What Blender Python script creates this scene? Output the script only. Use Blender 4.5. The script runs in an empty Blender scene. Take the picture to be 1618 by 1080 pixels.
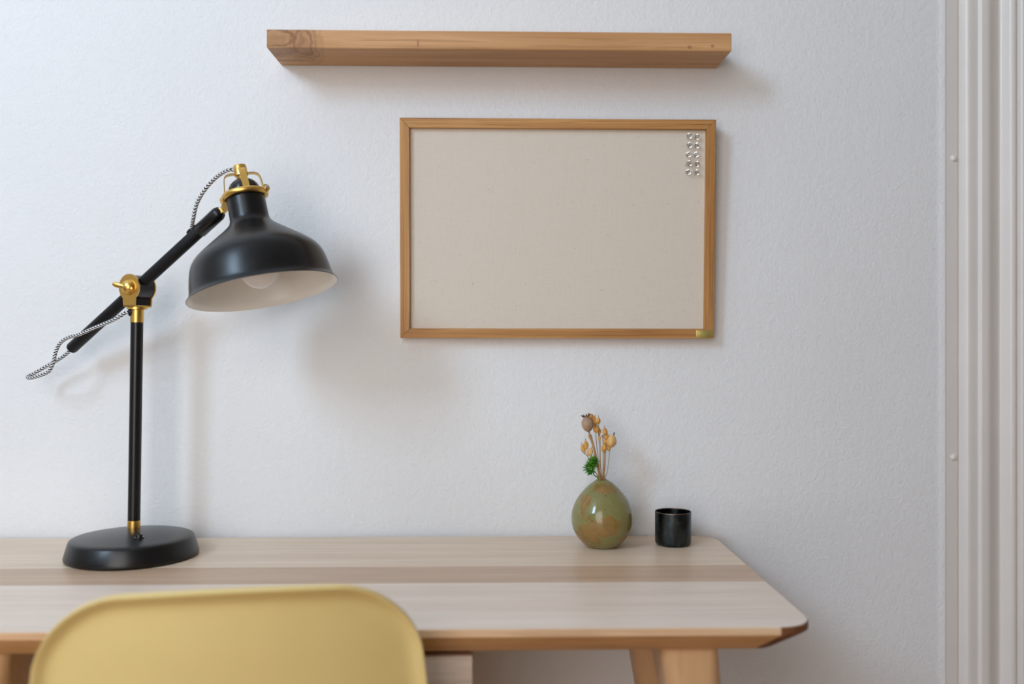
import bpy, bmesh, math, random
from mathutils import Vector, Matrix

# ------------------------------------------------------------------ camera, world, light
scene = bpy.context.scene
COL = scene.collection
FPX = 1483.0                       # focal length in pixels of a 1618 px wide frame
CAM = Vector((0.0, -1.566, 1.062))
YAW = math.atan(32.0 / FPX)
cd = bpy.data.cameras.new('camera')
cd.sensor_width = 36.0
cd.lens = FPX / 1618.0 * 36.0
cd.clip_start = 0.05
cd.dof.use_dof = True
cd.dof.focus_distance = 1.46
cd.dof.aperture_fstop = 2.2
cam = bpy.data.objects.new('camera', cd)
cam.location = CAM
cam.rotation_euler = (math.radians(90), 0, -YAW)
COL.objects.link(cam)
scene.camera = cam

vs = scene.view_settings
vs.view_transform = 'Standard'
vs.look = 'None'
vs.gamma = 1.0
vs.use_curve_mapping = False
vs.exposure = 0.27

world = bpy.data.worlds.new('world')
scene.world = world
world.use_nodes = True
bg = world.node_tree.nodes['Background']
bg.inputs[0].default_value = (0.75, 0.85, 1.0, 1)
bg.inputs[1].default_value = 0.6


def area(name, loc, rot, sx, sy, power, col):
    l = bpy.data.lights.new(name, 'AREA')
    l.shape = 'RECTANGLE'
    l.size, l.size_y = sx, sy
    l.energy = power
    l.color = col
    o = bpy.data.objects.new(name, l)
    o.location = loc
    o.rotation_euler = rot
    COL.objects.link(o)
    return o


ROOM_L, ROOM_R, ROOM_B, ROOM_H = -2.9, 2.3, -2.7, 3.6
# cool daylight of the high window and warmer daylight of the wide one, both in the wall behind the camera
area('window_daylight', (-2.2, ROOM_B + 0.03, 2.85), (math.pi / 2, 0, 0), 0.8, 1.1, 60, (0.57, 0.77, 1.0))
area('wide_window_daylight', (-0.75, ROOM_B + 0.03, 1.4), (math.pi / 2, 0, 0), 1.3, 1.9, 25, (1.0, 0.935, 0.89))


# ------------------------------------------------------------------ helpers
def P(u, v, y):
    """world point seen at pixel (u, v) of the photograph on the plane Y = y"""
    a = (u - 809.0) / FPX
    b = (540.0 - v) / FPX
    d = Vector((math.sin(YAW) + a * math.cos(YAW), math.cos(YAW) - a * math.sin(YAW), b))
    return CAM + d * ((y - CAM.y) / d.y)


def empty(name, loc=(0, 0, 0), rz=0.0):
    o = bpy.data.objects.new(name, None)
    o.location = loc
    o.rotation_euler = (0, 0, rz)
    o.empty_display_size = 0.05
    COL.objects.link(o)
    return o


def tag(o, label, cat, group=None):
    o['label'] = label
    o['category'] = cat
    if group:
        o['group'] = group
    return o


def obj(name, bm, mats, parent=None, sharp=35.0, smooth=True):
    bmesh.ops.recalc_face_normals(bm, faces=bm.faces[:])
    lim = math.radians(sharp)
    for f in bm.faces:
        f.smooth = smooth
    for e in bm.edges:
        if len(e.link_faces) == 2 and e.calc_face_angle(0) > lim:
            e.smooth = False
    me = bpy.data.meshes.new(name)
    bm.to_mesh(me)
    bm.free()
    for m in (mats if isinstance(mats, (list, tuple)) else [mats]):
        me.materials.append(m)
    o = bpy.data.objects.new(name, me)
    COL.objects.link(o)
    if parent is not None:
        o.parent = parent
    return o


def struct(o):
    o['kind'] = 'structure'
    return o


def add_box(bm, lo, hi, bevel=0.0, seg=2, mat=None):
    vs_ = [bm.verts.new((x, y, z)) for x in (lo[0], hi[0]) for y in (lo[1], hi[1]) for z in (lo[2], hi[2])]
    fs = []
    for q in ((0, 1, 3, 2), (4, 6, 7, 5), (0, 4, 5, 1), (2, 3, 7, 6), (0, 2, 6, 4), (1, 5, 7, 3)):
        fs.append(bm.faces.new([vs_[i] for i in q]))
    es = list({e for f in fs for e in f.edges})
    if bevel > 0:
        bmesh.ops.bevel(bm, geom=es, offset=bevel, segments=seg, affect='EDGES', profile=0.5)
    if mat is not None:
        bmesh.ops.transform(bm, matrix=mat, verts=vs_ if bevel == 0 else bm.verts[:])
    return vs_


def box(lo, hi, bevel=0.0, seg=2):
    bm = bmesh.new()
    add_box(bm, lo, hi, bevel, seg)
    return bm


def frame_of(axis, hint=Vector((0, 0, 1))):
    a = Vector(axis).normalized()
    h = Vector(hint)
    if abs(a.dot(h)) > 0.98:
        h = Vector((1, 0, 0))
    x = h.cross(a).normalized()
    y = a.cross(x).normalized()
    return x, y, a


def lathe(bm, prof, origin=(0, 0, 0), axis=(0, 0, 1), n=48, hint=(0, 0, 1), mi=0, cap=True):
    """prof: list of (t along the axis, radius); radius 0 closes to a point"""
    o = Vector(origin)
    x, y, a = frame_of(axis, hint)
    rings = []
    for t, r in prof:
        c = o + a * t
        if r < 1e-6:
            rings.append([bm.verts.new(c)])
        else:
            rings.append([bm.verts.new(c + (x * math.cos(2 * math.pi * k / n) + y * math.sin(2 * math.pi * k / n)) * r) for k in range(n)])
    for A, B in zip(rings[:-1], rings[1:]):
        for k in range(n):
            k2 = (k + 1) % n
            if len(A) == 1 and len(B) == 1:
                continue
            if len(A) == 1:
                f = bm.faces.new((A[0], B[k], B[k2]))
            elif len(B) == 1:
                f = bm.faces.new((A[k], B[0], A[k2]))
            else:
                f = bm.faces.new((A[k], B[k], B[k2], A[k2]))
            f.material_index = mi
    if cap:
        for R in (rings[0], rings[-1]):
            if len(R) > 2:
                bm.faces.new(R).material_index = mi
    return bm


def catmull(pts, sub=8):
    pts = [Vector(p) for p in pts]
    out = []
    for i in range(len(pts) - 1):
        p0 = pts[max(i - 1, 0)]
        p1, p2 = pts[i], pts[i + 1]
        p3 = pts[min(i + 2, len(pts) - 1)]
        for k in range(sub):
            t = k / sub
            out.append(0.5 * ((2 * p1) + (p2 - p0) * t + (2 * p0 - 5 * p1 + 4 * p2 - p3) * t * t + (3 * p1 - p0 - 3 * p2 + p3) * t ** 3))
    out.append(pts[-1])
    return out


def tube(bm, pts, radius, n=10, uv=False, cap=True):
    """swept round tube; radius a number or a function of 0..1; uv = (around, metres along)"""
    pts = [Vector(p) for p in pts]
    L = [0.0]
    for a, b in zip(pts[:-1], pts[1:]):
        L.append(L[-1] + (b - a).length)
    x = None
    rings = []
    for i, p in enumerate(pts):
        t = (pts[min(i + 1, len(pts) - 1)] - pts[max(i - 1, 0)]).normalized()
        if x is None:
            x, y, _ = frame_of(t)
        x = (x - t * x.dot(t)).normalized()
        y = t.cross(x)
        r = radius(L[i] / L[-1]) if callable(radius) else radius
        rings.append([bm.verts.new(p + (x * math.cos(2 * math.pi * k / n) + y * math.sin(2 * math.pi * k / n)) * r) for k in range(n)])
    lay = bm.loops.layers.uv.verify() if uv else None
    for i in range(len(rings) - 1):
        A, B = rings[i], rings[i + 1]
        for k in range(n):
            k2 = (k + 1) % n
            f = bm.faces.new((A[k], A[k2], B[k2], B[k]))
            if uv:
                for lp, (uu, vv) in zip(f.loops, ((k / n, L[i]), ((k + 1) / n, L[i]), ((k + 1) / n, L[i + 1]), (k / n, L[i + 1]))):
                    lp[lay].uv = (uu, vv)
    if cap:
        bm.faces.new(rings[0])
        bm.faces.new(rings[-1])
    return bm


def ribbon(bm, pts, side, w, th):
    """flat strap swept along pts, width w along side, thickness th"""
    pts = [Vector(p) for p in pts]
    side = Vector(side).normalized()
    rings = []
    for i, p in enumerate(pts):
        t = (pts[min(i + 1, len(pts) - 1)] - pts[max(i - 1, 0)]).normalized()
        nn = t.cross(side).normalized()
        rings.append([bm.verts.new(p + side * a * w / 2 + nn * b * th / 2) for a, b in ((-1, -1), (1, -1), (1, 1), (-1, 1))])
    for A, B in zip(rings[:-1], rings[1:]):
        for k in range(4):
            bm.faces.new((A[k], A[(k + 1) % 4], B[(k + 1) % 4], B[k]))
    bm.faces.new(rings[0])
    bm.faces.new(rings[-1])
    return bm


# ------------------------------------------------------------------ materials
def new_mat(name):
    m = bpy.data.materials.new(name)
    m.use_nodes = True
    nt = m.node_tree
    b = nt.nodes['Principled BSDF']
    return m, nt, b


def N(nt, t, **kw):
    n = nt.nodes.new(t)
    for k, v in kw.items():
        setattr(n, k, v)
    return n


def rgb(c):
    """sRGB hex -> linear"""
    c = c.lstrip('#')
    out = []
    for i in (0, 2, 4):
        s = int(c[i:i + 2], 16) / 255.0
        out.append(s / 12.92 if s <= 0.04045 else ((s + 0.055) / 1.055) ** 2.4)
    return (*out, 1.0)


def ramp(nt, stops, fac):
    r = N(nt, 'ShaderNodeValToRGB')
    els = r.color_ramp.elements
    while len(els) < len(stops):
        els.new(0.5)
    for e, (p, c) in zip(els, stops):
        e.position = p
        e.color = c
    nt.links.new(fac, r.inputs[0])
    return r.outputs[0]


def noise(nt, vec, scale, detail=4, rough=0.55, dist=0.0):
    n = N(nt, 'ShaderNodeTexNoise')
    n.inputs['Scale'].default_value = scale
    n.inputs['Detail'].default_value = detail
    n.inputs['Roughness'].default_value = rough
    n.inputs['Distortion'].default_value = dist
    nt.links.new(vec, n.inputs['Vector'])
    return n.outputs['Fac']


def coords(nt, scale=(1, 1, 1), loc=(0, 0, 0)):
    tc = N(nt, 'ShaderNodeTexCoord')
    mp = N(nt, 'ShaderNodeMapping')
    mp.inputs['Scale'].default_value = scale
    mp.inputs['Location'].default_value = loc
    nt.links.new(tc.outputs['Object'], mp.inputs['Vector'])
    return mp.outputs['Vector']


def bump(nt, b, h, strength, dist):
    n = N(nt, 'ShaderNodeBump')
    n.inputs['Strength'].default_value = strength
    n.inputs['Distance'].default_value = dist
    nt.links.new(h, n.inputs['Height'])
    nt.links.new(n.outputs['Normal'], b.inputs['Normal'])


def mixc(nt, fac, a, b_, mode='MIX'):
    m = N(nt, 'ShaderNodeMix', data_type='RGBA', blend_type=mode)
    for s, v in ((m.inputs[0], fac), (m.inputs[6], a), (m.inputs[7], b_)):
        if hasattr(v, 'is_linked') or hasattr(v, 'links'):
            nt.links.new(v, s)
        else:
            s.default_value = v
    return m.outputs[2]


def plain(name, col, rough=0.5, metal=0.0, spec=0.5, vary=0.06, scale=30, bumpd=0.0):
    m, nt, b = new_mat(name)
    c = Vector(col[:3])
    f = noise(nt, coords(nt), scale, 3)
    o = ramp(nt, [(0.3, (*(c * (1 - vary)), 1)), (0.7, (*(c * (1 + vary)), 1))], f)
    nt.links.new(o, b.inputs['Base Color'])
    b.inputs['Roughness'].default_value = rough
    b.inputs['Metallic'].default_value = metal
    b.inputs['Specular IOR Level'].default_value = spec
    if bumpd:
        bump(nt, b, noise(nt, coords(nt), 400, 2), 0.3, bumpd)
    return m


def wood(name, light, dark, axis='x', seed=0.0, fine=1.0, rough=0.45, spec=0.4, streak=0.5, knots=()):
    """grain runs along axis; knots: (position, radii) in object space"""
    m, nt, b = new_mat(name)
    s_long, s_x = 2.2, 38.0 * fine
    sc = {'x': (s_long, s_x, s_x), 'y': (s_x, s_long, s_x), 'z': (s_x, s_x, s_long)}[axis]
    vec = coords(nt, sc, (seed, seed * 1.7, seed * 0.6))
    g1 = noise(nt, vec, 1.0, 5, 0.6, 0.35)
    sc2 = tuple(v * (4.5 if v > 10 else 2.5) for v in sc)
    g2 = noise(nt, coords(nt, sc2, (seed * 2, seed, 3)), 1.0, 3, 0.6)
    base = ramp(nt, [(0.30, dark), (0.5, tuple(0.5 * (a + c) for a, c in zip(light, dark))), (0.68, light)], g1)
    dk = tuple(v * 0.72 for v in dark[:3]) + (1,)
    fl = ramp(nt, [(0.36, (1, 1, 1, 1)), (0.46, (0, 0, 0, 1))], g2)
    mm = N(nt, 'ShaderNodeMath', operation='MULTIPLY')
    mm.inputs[1].default_value = streak
    nt.links.new(fl, mm.inputs[0])
    colr = mixc(nt, mm.outputs[0], base, dk)
    for kp, kr, kc in knots:
        tc = N(nt, 'ShaderNodeTexCoord')
        w = N(nt, 'ShaderNodeVectorMath', operation='SUBTRACT')
        w.inputs[1].default_value = kp
        nt.links.new(tc.outputs['Object'], w.inputs[0])
        sv = N(nt, 'ShaderNodeVectorMath', operation='DIVIDE')
        sv.inputs[1].default_value = kr
        nt.links.new(w.outputs[0], sv.inputs[0])
        nz = N(nt, 'ShaderNodeTexNoise')
        nz.inputs['Scale'].default_value = 1.3
        nz.inputs['Detail'].default_value = 3
        nt.links.new(sv.outputs[0], nz.inputs['Vector'])
        ad = N(nt, 'ShaderNodeVectorMath', operation='MULTIPLY_ADD')
        ad.inputs[1].default_value = (0.9, 0.9, 0.9)
        nt.links.new(nz.outputs['Color'], ad.inputs[0])
        nt.links.new(sv.outputs[0], ad.inputs[2])
        sb = N(nt, 'ShaderNodeVectorMath', operation='SUBTRACT')
        sb.inputs[1].default_value = (0.45, 0.45, 0.45)
        nt.links.new(ad.outputs[0], sb.inputs[0])
        ln = N(nt, 'ShaderNodeVectorMath', operation='LENGTH')
        nt.links.new(sb.outputs[0], ln.inputs[0])
        half = N(nt, 'ShaderNodeMath', operation='MULTIPLY')
        half.inputs[1].default_value = 0.5
        nt.links.new(ln.outputs['Value'], half.inputs[0])
        amt = ramp(nt, [(0.0, (.55,) * 3 + (1,)), (0.22, (.35,) * 3 + (1,)), (0.30, (.2,) * 3 + (1,)), (0.40, (.95,) * 3 + (1,)),
                        (0.50, (.15,) * 3 + (1,)), (0.62, (.55,) * 3 + (1,)), (0.72, (.05,) * 3 + (1,)), (0.85, (.25,) * 3 + (1,)), (1.0, (0, 0, 0, 1))], half.outputs[0])
        colr = mixc(nt, amt, colr, kc)
    nt.links.new(colr, b.inputs['Base Color'])
    b.inputs['Roughness'].default_value = rough
    b.inputs['Specular IOR Level'].default_value = spec
    bump(nt, b, g2, 0.18, 0.0006)
    return m


def plaster():
    m, nt, b = new_mat('wall_paint')
    v = coords(nt)
    o = ramp(nt, [(0.3, (0.79, 0.79, 0.785, 1)), (0.7, (0.82, 0.82, 0.815, 1))], noise(nt, v, 3.0, 3))
    nt.links.new(o, b.inputs['Base Color'])
    b.inputs['Roughness'].default_value = 0.6
    b.inputs['Specular IOR Level'].default_value = 0.3
    a = noise(nt, v, 190, 3, 0.6)
    c = noise(nt, v, 80, 2, 0.5)
    ad = N(nt, 'ShaderNodeMath', operation='ADD')
    nt.links.new(a, ad.inputs[0])
    nt.links.new(c, ad.inputs[1])
    bump(nt, b, ad.outputs[0], 0.45, 0.0022)
    return m


def linen():
    m, nt, b = new_mat('linen')
    h = noise(nt, coords(nt, (60, 60, 900)), 1.0, 2)
    w = noise(nt, coords(nt, (900, 60, 60)), 1.0, 2)
    ad = N(nt, 'ShaderNodeMath', operation='ADD')
    nt.links.new(h, ad.inputs[0])
    nt.links.new(w, ad.inputs[1])
    o = ramp(nt, [(0.7, rgb('#d6cab9')), (1.3, rgb('#dbd0c1'))], ad.outputs[0])
    o2 = ramp(nt, [(0.74, (1, 1, 1, 1)), (0.80, (0.78, 0.72, 0.66, 1))], noise(nt, coords(nt, (140, 140, 220)), 1.0, 1))
    nt.links.new(mixc(nt, 0.75, o, o2, 'MULTIPLY'), b.inputs['Base Color'])
    b.inputs['Roughness'].default_value = 0.9
    b.inputs['Specular IOR Level'].default_value = 0.15
    bump(nt, b, ad.outputs[0], 0.12, 0.0004)
    return m


def braid():
    m, nt, b = new_mat('braided_fabric')
    uv = N(nt, 'ShaderNodeUVMap')
    sp = N(nt, 'ShaderNodeSeparateXYZ')
    nt.links.new(uv.outputs[0], sp.inputs[0])

    def mth(op, a, c=None):
        n = N(nt, 'ShaderNodeMath', operation=op)
        for s, v in zip(n.inputs, (a, c)):
            if v is None:
                continue
            if isinstance(v, (int, float)):
                s.default_value = v
            else:
                nt.links.new(v, s)
        return n.outputs[0]
    tri = mth('PINGPONG', mth('MULTIPLY', sp.outputs[0], 4.0), 1.0)
    st = mth('FRACT', mth('ADD', mth('MULTIPLY', sp.outputs[1], 200.0), mth('MULTIPLY', tri, 0.9)))
    o = ramp(nt, [(0.0, rgb('#e6e6e6')), (0.44, rgb('#e6e6e6')), (0.5, rgb('#0c0d12')), (0.94, rgb('#0c0d12')), (1.0, rgb('#e6e6e6'))], st)
    nt.links.new(o, b.inputs['Base Color'])
    b.inputs['Roughness'].default_value = 0.8
    return m


def glaze():
    m, nt, b = new_mat('olive_glaze')
    v = coords(nt, (1, 1, 1), (0.31, 0.12, 0.47))
    base = ramp(nt, [(0.3, rgb('#7d7848')), (0.7, rgb('#8b8656'))], noise(nt, v, 30, 3))
    patch = ramp(nt, [(0.3, rgb('#7f6433')), (0.5, rgb('#8f6e3c')), (0.72, rgb('#9a7141'))], noise(nt, v, 90, 4))
    tc = N(nt, 'ShaderNodeTexCoord')
    nz = N(nt, 'ShaderNodeTexNoise')
    nz.inputs['Scale'].default_value = 55
    nz.inputs['Detail'].default_value = 6
    nt.links.new(tc.outputs['Object'], nz.inputs['Vector'])
    wob = N(nt, 'ShaderNodeVectorMath', operation='MULTIPLY_ADD')
    wob.inputs[1].default_value = (0.044, 0.044, 0.044)
    nt.links.new(nz.outputs['Color'], wob.inputs[0])
    nt.links.new(tc.outputs['Object'], wob.inputs[2])
    col = base
    o = 0.022
    for c, r in (((-0.002, -0.045, 0.041), (0.027, 0.045, 0.012)), ((-0.026, -0.030, 0.022), (0.019, 0.04, 0.017)), ((-0.030, -0.035, 0.066), (0.006, 0.04, 0.017)), ((0.032, -0.030, 0.018), (0.009, 0.03, 0.007)),
                 ((0.003, -0.01, 0.094), (0.018, 0.03, 0.006)), ((0.047, -0.01, 0.042), (0.005, 0.03, 0.011)), ((0.01, 0.045, 0.05), (0.03, 0.03, 0.02)), ((-0.02, 0.04, 0.02), (0.02, 0.03, 0.012))):
        d = N(nt, 'ShaderNodeVectorMath', operation='SUBTRACT')
        d.inputs[1].default_value = tuple(q + o for q in c)
        nt.links.new(wob.outputs[0], d.inputs[0])
        e = N(nt, 'ShaderNodeVectorMath', operation='DIVIDE')
        e.inputs[1].default_value = tuple(2 * q for q in r)
        nt.links.new(d.outputs[0], e.inputs[0])
        ln = N(nt, 'ShaderNodeVectorMath', operation='LENGTH')
        nt.links.new(e.outputs[0], ln.inputs[0])
        k = ramp(nt, [(0.40, (0.85, 0.85, 0.85, 1)), (0.50, (1, 1, 1, 1)), (0.56, (0, 0, 0, 1))], ln.outputs['Value'])
        col = mixc(nt, k, col, patch)
    sp = ramp(nt, [(0.73, (0, 0, 0, 1)), (0.76, (1, 1, 1, 1))], noise(nt, coords(nt, (1, 1, 1), (2, 5, 1)), 260, 1))
    col = mixc(nt, sp, col, rgb('#4a3520'))
    nt.links.new(col, b.inputs['Base Color'])
    b.inputs['Roughness'].default_value = 0.12
    bump(nt, b, noise(nt, v, 60, 2), 0.12, 0.001)
    return m


def glass(name, col=(1, 1, 1, 1), rough=0.02):
    m, nt, b = new_mat(name)
    b.inputs['Base Color'].default_value = col
    b.inputs['Transmission Weight'].default_value = 1.0
    b.inputs['Roughness'].default_value = rough
    b.inputs['IOR'].default_value = 1.47
    return m


M = {}
M['wall'] = plaster()
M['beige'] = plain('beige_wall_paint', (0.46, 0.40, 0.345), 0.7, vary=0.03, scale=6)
M['ceiling'] = plain('ceiling_paint', (0.82, 0.82, 0.81), 0.8)
M['trim'] = plain('cream_gloss_paint', (0.80, 0.755, 0.71), 0.32, vary=0.02, scale=8)
M['floor'] = wood('floor_oak', rgb('#a87c52'), rgb('#805836'), 'y', 3.0, 0.6)
M['black'] = plain('black_satin_metal', (0.0045, 0.0045, 0.005), 0.31, spec=0.42, vary=0.15, scale=60)
M['blackgloss'] = plain('black_gloss_plastic', (0.008, 0.008, 0.009), 0.12, vary=0.1)
M['blackmatt'] = plain('black_rubber', (0.004, 0.004, 0.005), 0.5, spec=0.28, vary=0.1)
M['brass'] = plain('brushed_brass', (0.80, 0.50, 0.135), 0.33, 1.0, vary=0.05, scale=90)
M['steel'] = plain('zinc_screw', (0.75, 0.75, 0.74), 0.3, 1.0)
M['cream'] = plain('cream_enamel', (0.90, 0.86, 0.79), 0.35, vary=0.02)
M['bulb'] = plain('opal_glass', (0.86, 0.80, 0.76), 0.15, vary=0.02)
M['braid'] = braid()
M['linen'] = linen()
M['glaze'] = glaze()
M['clear'] = glass('clear_acrylic', rough=0.06)
M['clear'].node_tree.nodes['Principled BSDF'].inputs['IOR'].default_value = 1.36
M['pane'] = glass('window_glass')
M['oak_x'] = wood('oak_frame_across', rgb('#cc985c'), rgb('#a06a36'), 'x', 1.0, 3.0, 0.5, 0.35, 0.7)
M['oak_z'] = wood('oak_frame_upright', rgb('#cc985c'), rgb('#a06a36'), 'z', 4.0, 3.0, 0.5, 0.35, 0.7)
M['brassplate'] = plain('pale_brass_plate', (0.52, 0.42, 0.13), 0.38, 0.6)

# ------------------------------------------------------------------ the room
WT = 0.12
CAS_X = P(1494, 540, 0).x                 # where the plaster stops and the door casing begins
CAS_END = CAS_X + 0.19
struct(obj('wall_back', box((ROOM_L - WT, 0, 0), (CAS_X - 0.0165, WT, ROOM_H)), M['wall'], smooth=False))
wr = bmesh.new()
add_box(wr, (CAS_END - 0.02, 0, 0), (ROOM_R + WT, WT, ROOM_H))
struct(obj('wall_back_far', wr, M['wall'], smooth=False))
struct(obj('wall_right', box((ROOM_R, ROOM_B, 0), (ROOM_R + WT, 0, ROOM_H)), M['beige'], smooth=False))
struct(obj('floor', box((ROOM_L - WT, ROOM_B - WT, -0.05), (ROOM_R + WT, WT, 0)), M['floor'], smooth=False))
struct(obj('ceiling', box((ROOM_L - WT, ROOM_B - WT, ROOM_H), (ROOM_R + WT, WT, ROOM_H + 0.05)), M['ceiling'], smooth=False))


struct(obj('wall_left', box((ROOM_L - WT, ROOM_B, 0), (ROOM_L, 0, ROOM_H)), M['beige'], smooth=False))
WIN1 = (-2.63, -1.77, 2.26, 3.44)
WIN2 = (-1.45, -0.05, 0.4, 2.4)
bm = bmesh.new()
xs = [ROOM_L - WT, WIN1[0], WIN1[1], WIN2[0], WIN2[1], ROOM_R + WT]
for a, b_, spans in ((xs[0], xs[1], ((0, ROOM_H),)), (xs[1], xs[2], ((0, WIN1[2]), (WIN1[3], ROOM_H))), (xs[2], xs[3], ((0, ROOM_H),)),
                     (xs[3], xs[4], ((0, WIN2[2]), (WIN2[3], ROOM_H))), (xs[4], xs[5], ((0, ROOM_H),))):
    for z0, z1 in spans:
        add_box(bm, (a, ROOM_B - WT, z0), (b_, ROOM_B, z1))
struct(obj('wall_rear', bm, M['beige'], smooth=False))


def window(name, lo, hi, ax):
    """frame with a mullion, pane behind; lies in its wall's opening"""
    bm = bmesh.new()
    w = 0.045
    a0, a1 = lo[ax], hi[ax]

    def bar(p0, p1, q0, q1):
        l, h = list(lo), list(hi)
        l[ax], h[ax], l[2], h[2] = p0, p1, q0, q1
        add_box(bm, l, h)
    bar(a0, a0 + w, lo[2], hi[2])
    bar(a1 - w, a1, lo[2], hi[2])
    bar(a0 + w, a1 - w, lo[2], lo[2] + w)
    bar(a0 + w, a1 - w, hi[2] - w, hi[2])
    mid = 0.5 * (lo[2] + hi[2])
    bar(a0 + w, a1 - w, mid - 0.015, mid + 0.015)
    o = struct(obj(name, bm, M['trim'], smooth=False))
    l, h = list(lo), list(hi)
    k = 1 - ax
    c = 0.5 * (l[k] + h[k])
    l[k], h[k] = c - 0.003, c + 0.003
    l[ax] += w * 0.9
    h[ax] -= w * 0.9
    l[2] += w * 0.9
    h[2] -= w * 0.9
    obj('pane', box(l, h), M['pane'], o, smooth=False)
    return o


window('window_1', (WIN1[0], ROOM_B - 0.10, WIN1[2]), (WIN1[1], ROOM_B - 0.04, WIN1[3]), 0)
window('window_2', (WIN2[0], ROOM_B - 0.10, WIN2[2]), (WIN2[1], ROOM_B - 0.04, WIN2[3]), 0)
bb = box((ROOM_L, -0.018, 0), (CAS_X - 0.02, 0, 0.12), 0.004)
struct(obj('baseboard_back', bb, M['trim']))


def moulding(name, prof, z0, z1, mat, sub=4):
    """upright moulding: prof = (x, height out of the wall); closed at the wall plane"""
    pts = prof
    bm = bmesh.new()
    lo, hi = [], []
    for x, p in pts:
        lo.append(bm.verts.new((x, -p, z0)))
        hi.append(bm.verts.new((x, -p, z1)))
    for i in range(len(pts) - 1):
        bm.faces.new((lo[i], lo[i + 1], hi[i + 1], hi[i]))
    bl = [bm.verts.new((pts[0][0], WT * 0.8, z)) for z in (z0, z1)]
    br = [bm.verts.new((pts[-1][0], WT * 0.8, z)) for z in (z0, z1)]
    bm.faces.new((lo[0], hi[0], bl[1], bl[0]))
    bm.faces.new((lo[-1], br[0], br[1], hi[-1]))
    bm.faces.new((bl[0], bl[1], br[1], br[0]))
    bm.faces.new(lo + [br[0], bl[0]])
    bm.faces.new(hi + [br[1], bl[1]])
    return struct(obj(name, bm, mat, sharp=50))


PX = 1.566 / FPX


def sm(prof, n=6):
    c = catmull([Vector((a, b, 0)) for a, b in prof], n)
    return [(p.x, p.y) for p in c]


# plaster margin that swells slightly before the casing
moulding('trim_1', sm([(CAS_X - 0.0165, 0.0), (CAS_X - 0.012, 0.0004), (CAS_X - 0.007, 0.0016), (CAS_X - 0.0015, 0.0024), (CAS_X, 0.0010)]), 0, ROOM_H, M['wall'])
flat = [(CAS_X + a * PX, b) for a, b in ((0, 0.0010), (10, 0.0002), (19.5, -0.0008))]
bead = sm([(CAS_X + a * PX, b) for a, b in ((19.5, -0.0008), (22, -0.0045), (24, -0.0045), (27, 0.001), (31, 0.0062), (36, 0.0078), (44, 0.0072), (49, 0.0068), (51, 0.0085), (53, 0.0108),
                                             (57, 0.0112), (64, 0.0110), (70, 0.0085), (78, 0.0030), (86, -0.0015), (90, -0.0010), (95, 0.0050), (99, 0.0105), (104, 0.0125), (108, 0.0118), (110, 0.008),
                                             (113, 0.008), (115, 0.0125), (119, 0.0145), (126, 0.0135), (134, 0.006), (145, 0.002), (160, 0.010), (170, 0.012), (180, 0.006))], 5)
casing = moulding('trim_2', flat + bead[1:], 0, ROOM_H, M['trim'])
for v in (250, 722):
    c = P(1507, v, 0.0)
    bm = bmesh.new()
    lathe(bm, [(-0.002, 0.0058), (0.0008, 0.0056), (0.0026, 0.0042), (0.0036, 0.0022), (0.0038, 0)], (c.x, 0, c.z), (0, -1, 0), 20)
    obj('nail_cap', bm, M['trim'], casing)

# ------------------------------------------------------------------ desk
DESK_Z = 0.740
DB, DF, DR, DL = -0.010, -0.514, 0.3695, -0.93
LEG_L, MID = -0.585, -0.178          # left leg's centre, middle of the drawer
ash_args = [(rgb('#e9d2ba'), rgb('#dcc1a5'), 1.0), (rgb('#d3b497'), rgb('#bf9d80'), 7.0), (rgb('#eedbcb'), rgb('#e2ccb9'), 12.0), (rgb('#efddce'), rgb('#e6d2c0'), 19.0)]
M['ash_edge'] = wood('ash_edge', rgb('#e2c19c'), rgb('#cfa276'), 'x', 5.0, 1.0, 0.5)
M['ash_under'] = wood('ash_underside', rgb('#d9ac7b'), rgb('#c4905c'), 'x', 9.0, 0.8, 0.5)
M['ash_end'] = wood('ash_end_grain', rgb('#8a5a36'), rgb('#5e3a20'), 'y', 2.0, 2.0, 0.6)
M['ash_leg'] = wood('ash_leg', rgb('#d9b085'), rgb('#cda174'), 'z', 6.0, 0.5, 0.35, 0.5, 0.2)
M['ash_drawer'] = wood('ash_drawer', rgb('#e3d0c0'), rgb('#d3bca8'), 'x', 15.0, 1.0, 0.45)
desk = tag(empty('writing_desk', ((DL + DR) / 2, (DB + DF) / 2, 0)), 'pale ash writing desk with rounded corners and undercut edge against the wall', 'desk')


def to_desk(o):
    o.parent = desk
    o.matrix_parent_inverse = Matrix.Translation(desk.location).inverted()
    return o


def outline(inset_x, inset_y, r, n=10):
    x0, x1, y0, y1 = DL + inset_x, DR - inset_x, DF + inset_y, DB - 0.4 * inset_y
    pts = []
    for cx, cy, a0 in ((x1 - r, y0 + r, -90), (x1 - r, y1 - r, 0), (x0 + r, y1 - r, 90), (x0 + r, y0 + r, 180)):
        for k in range(n + 1):
            a = math.radians(a0 + 90 * k / n)
            pts.append((cx + r * math.cos(a), cy + r * math.sin(a)))
    return pts


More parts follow.
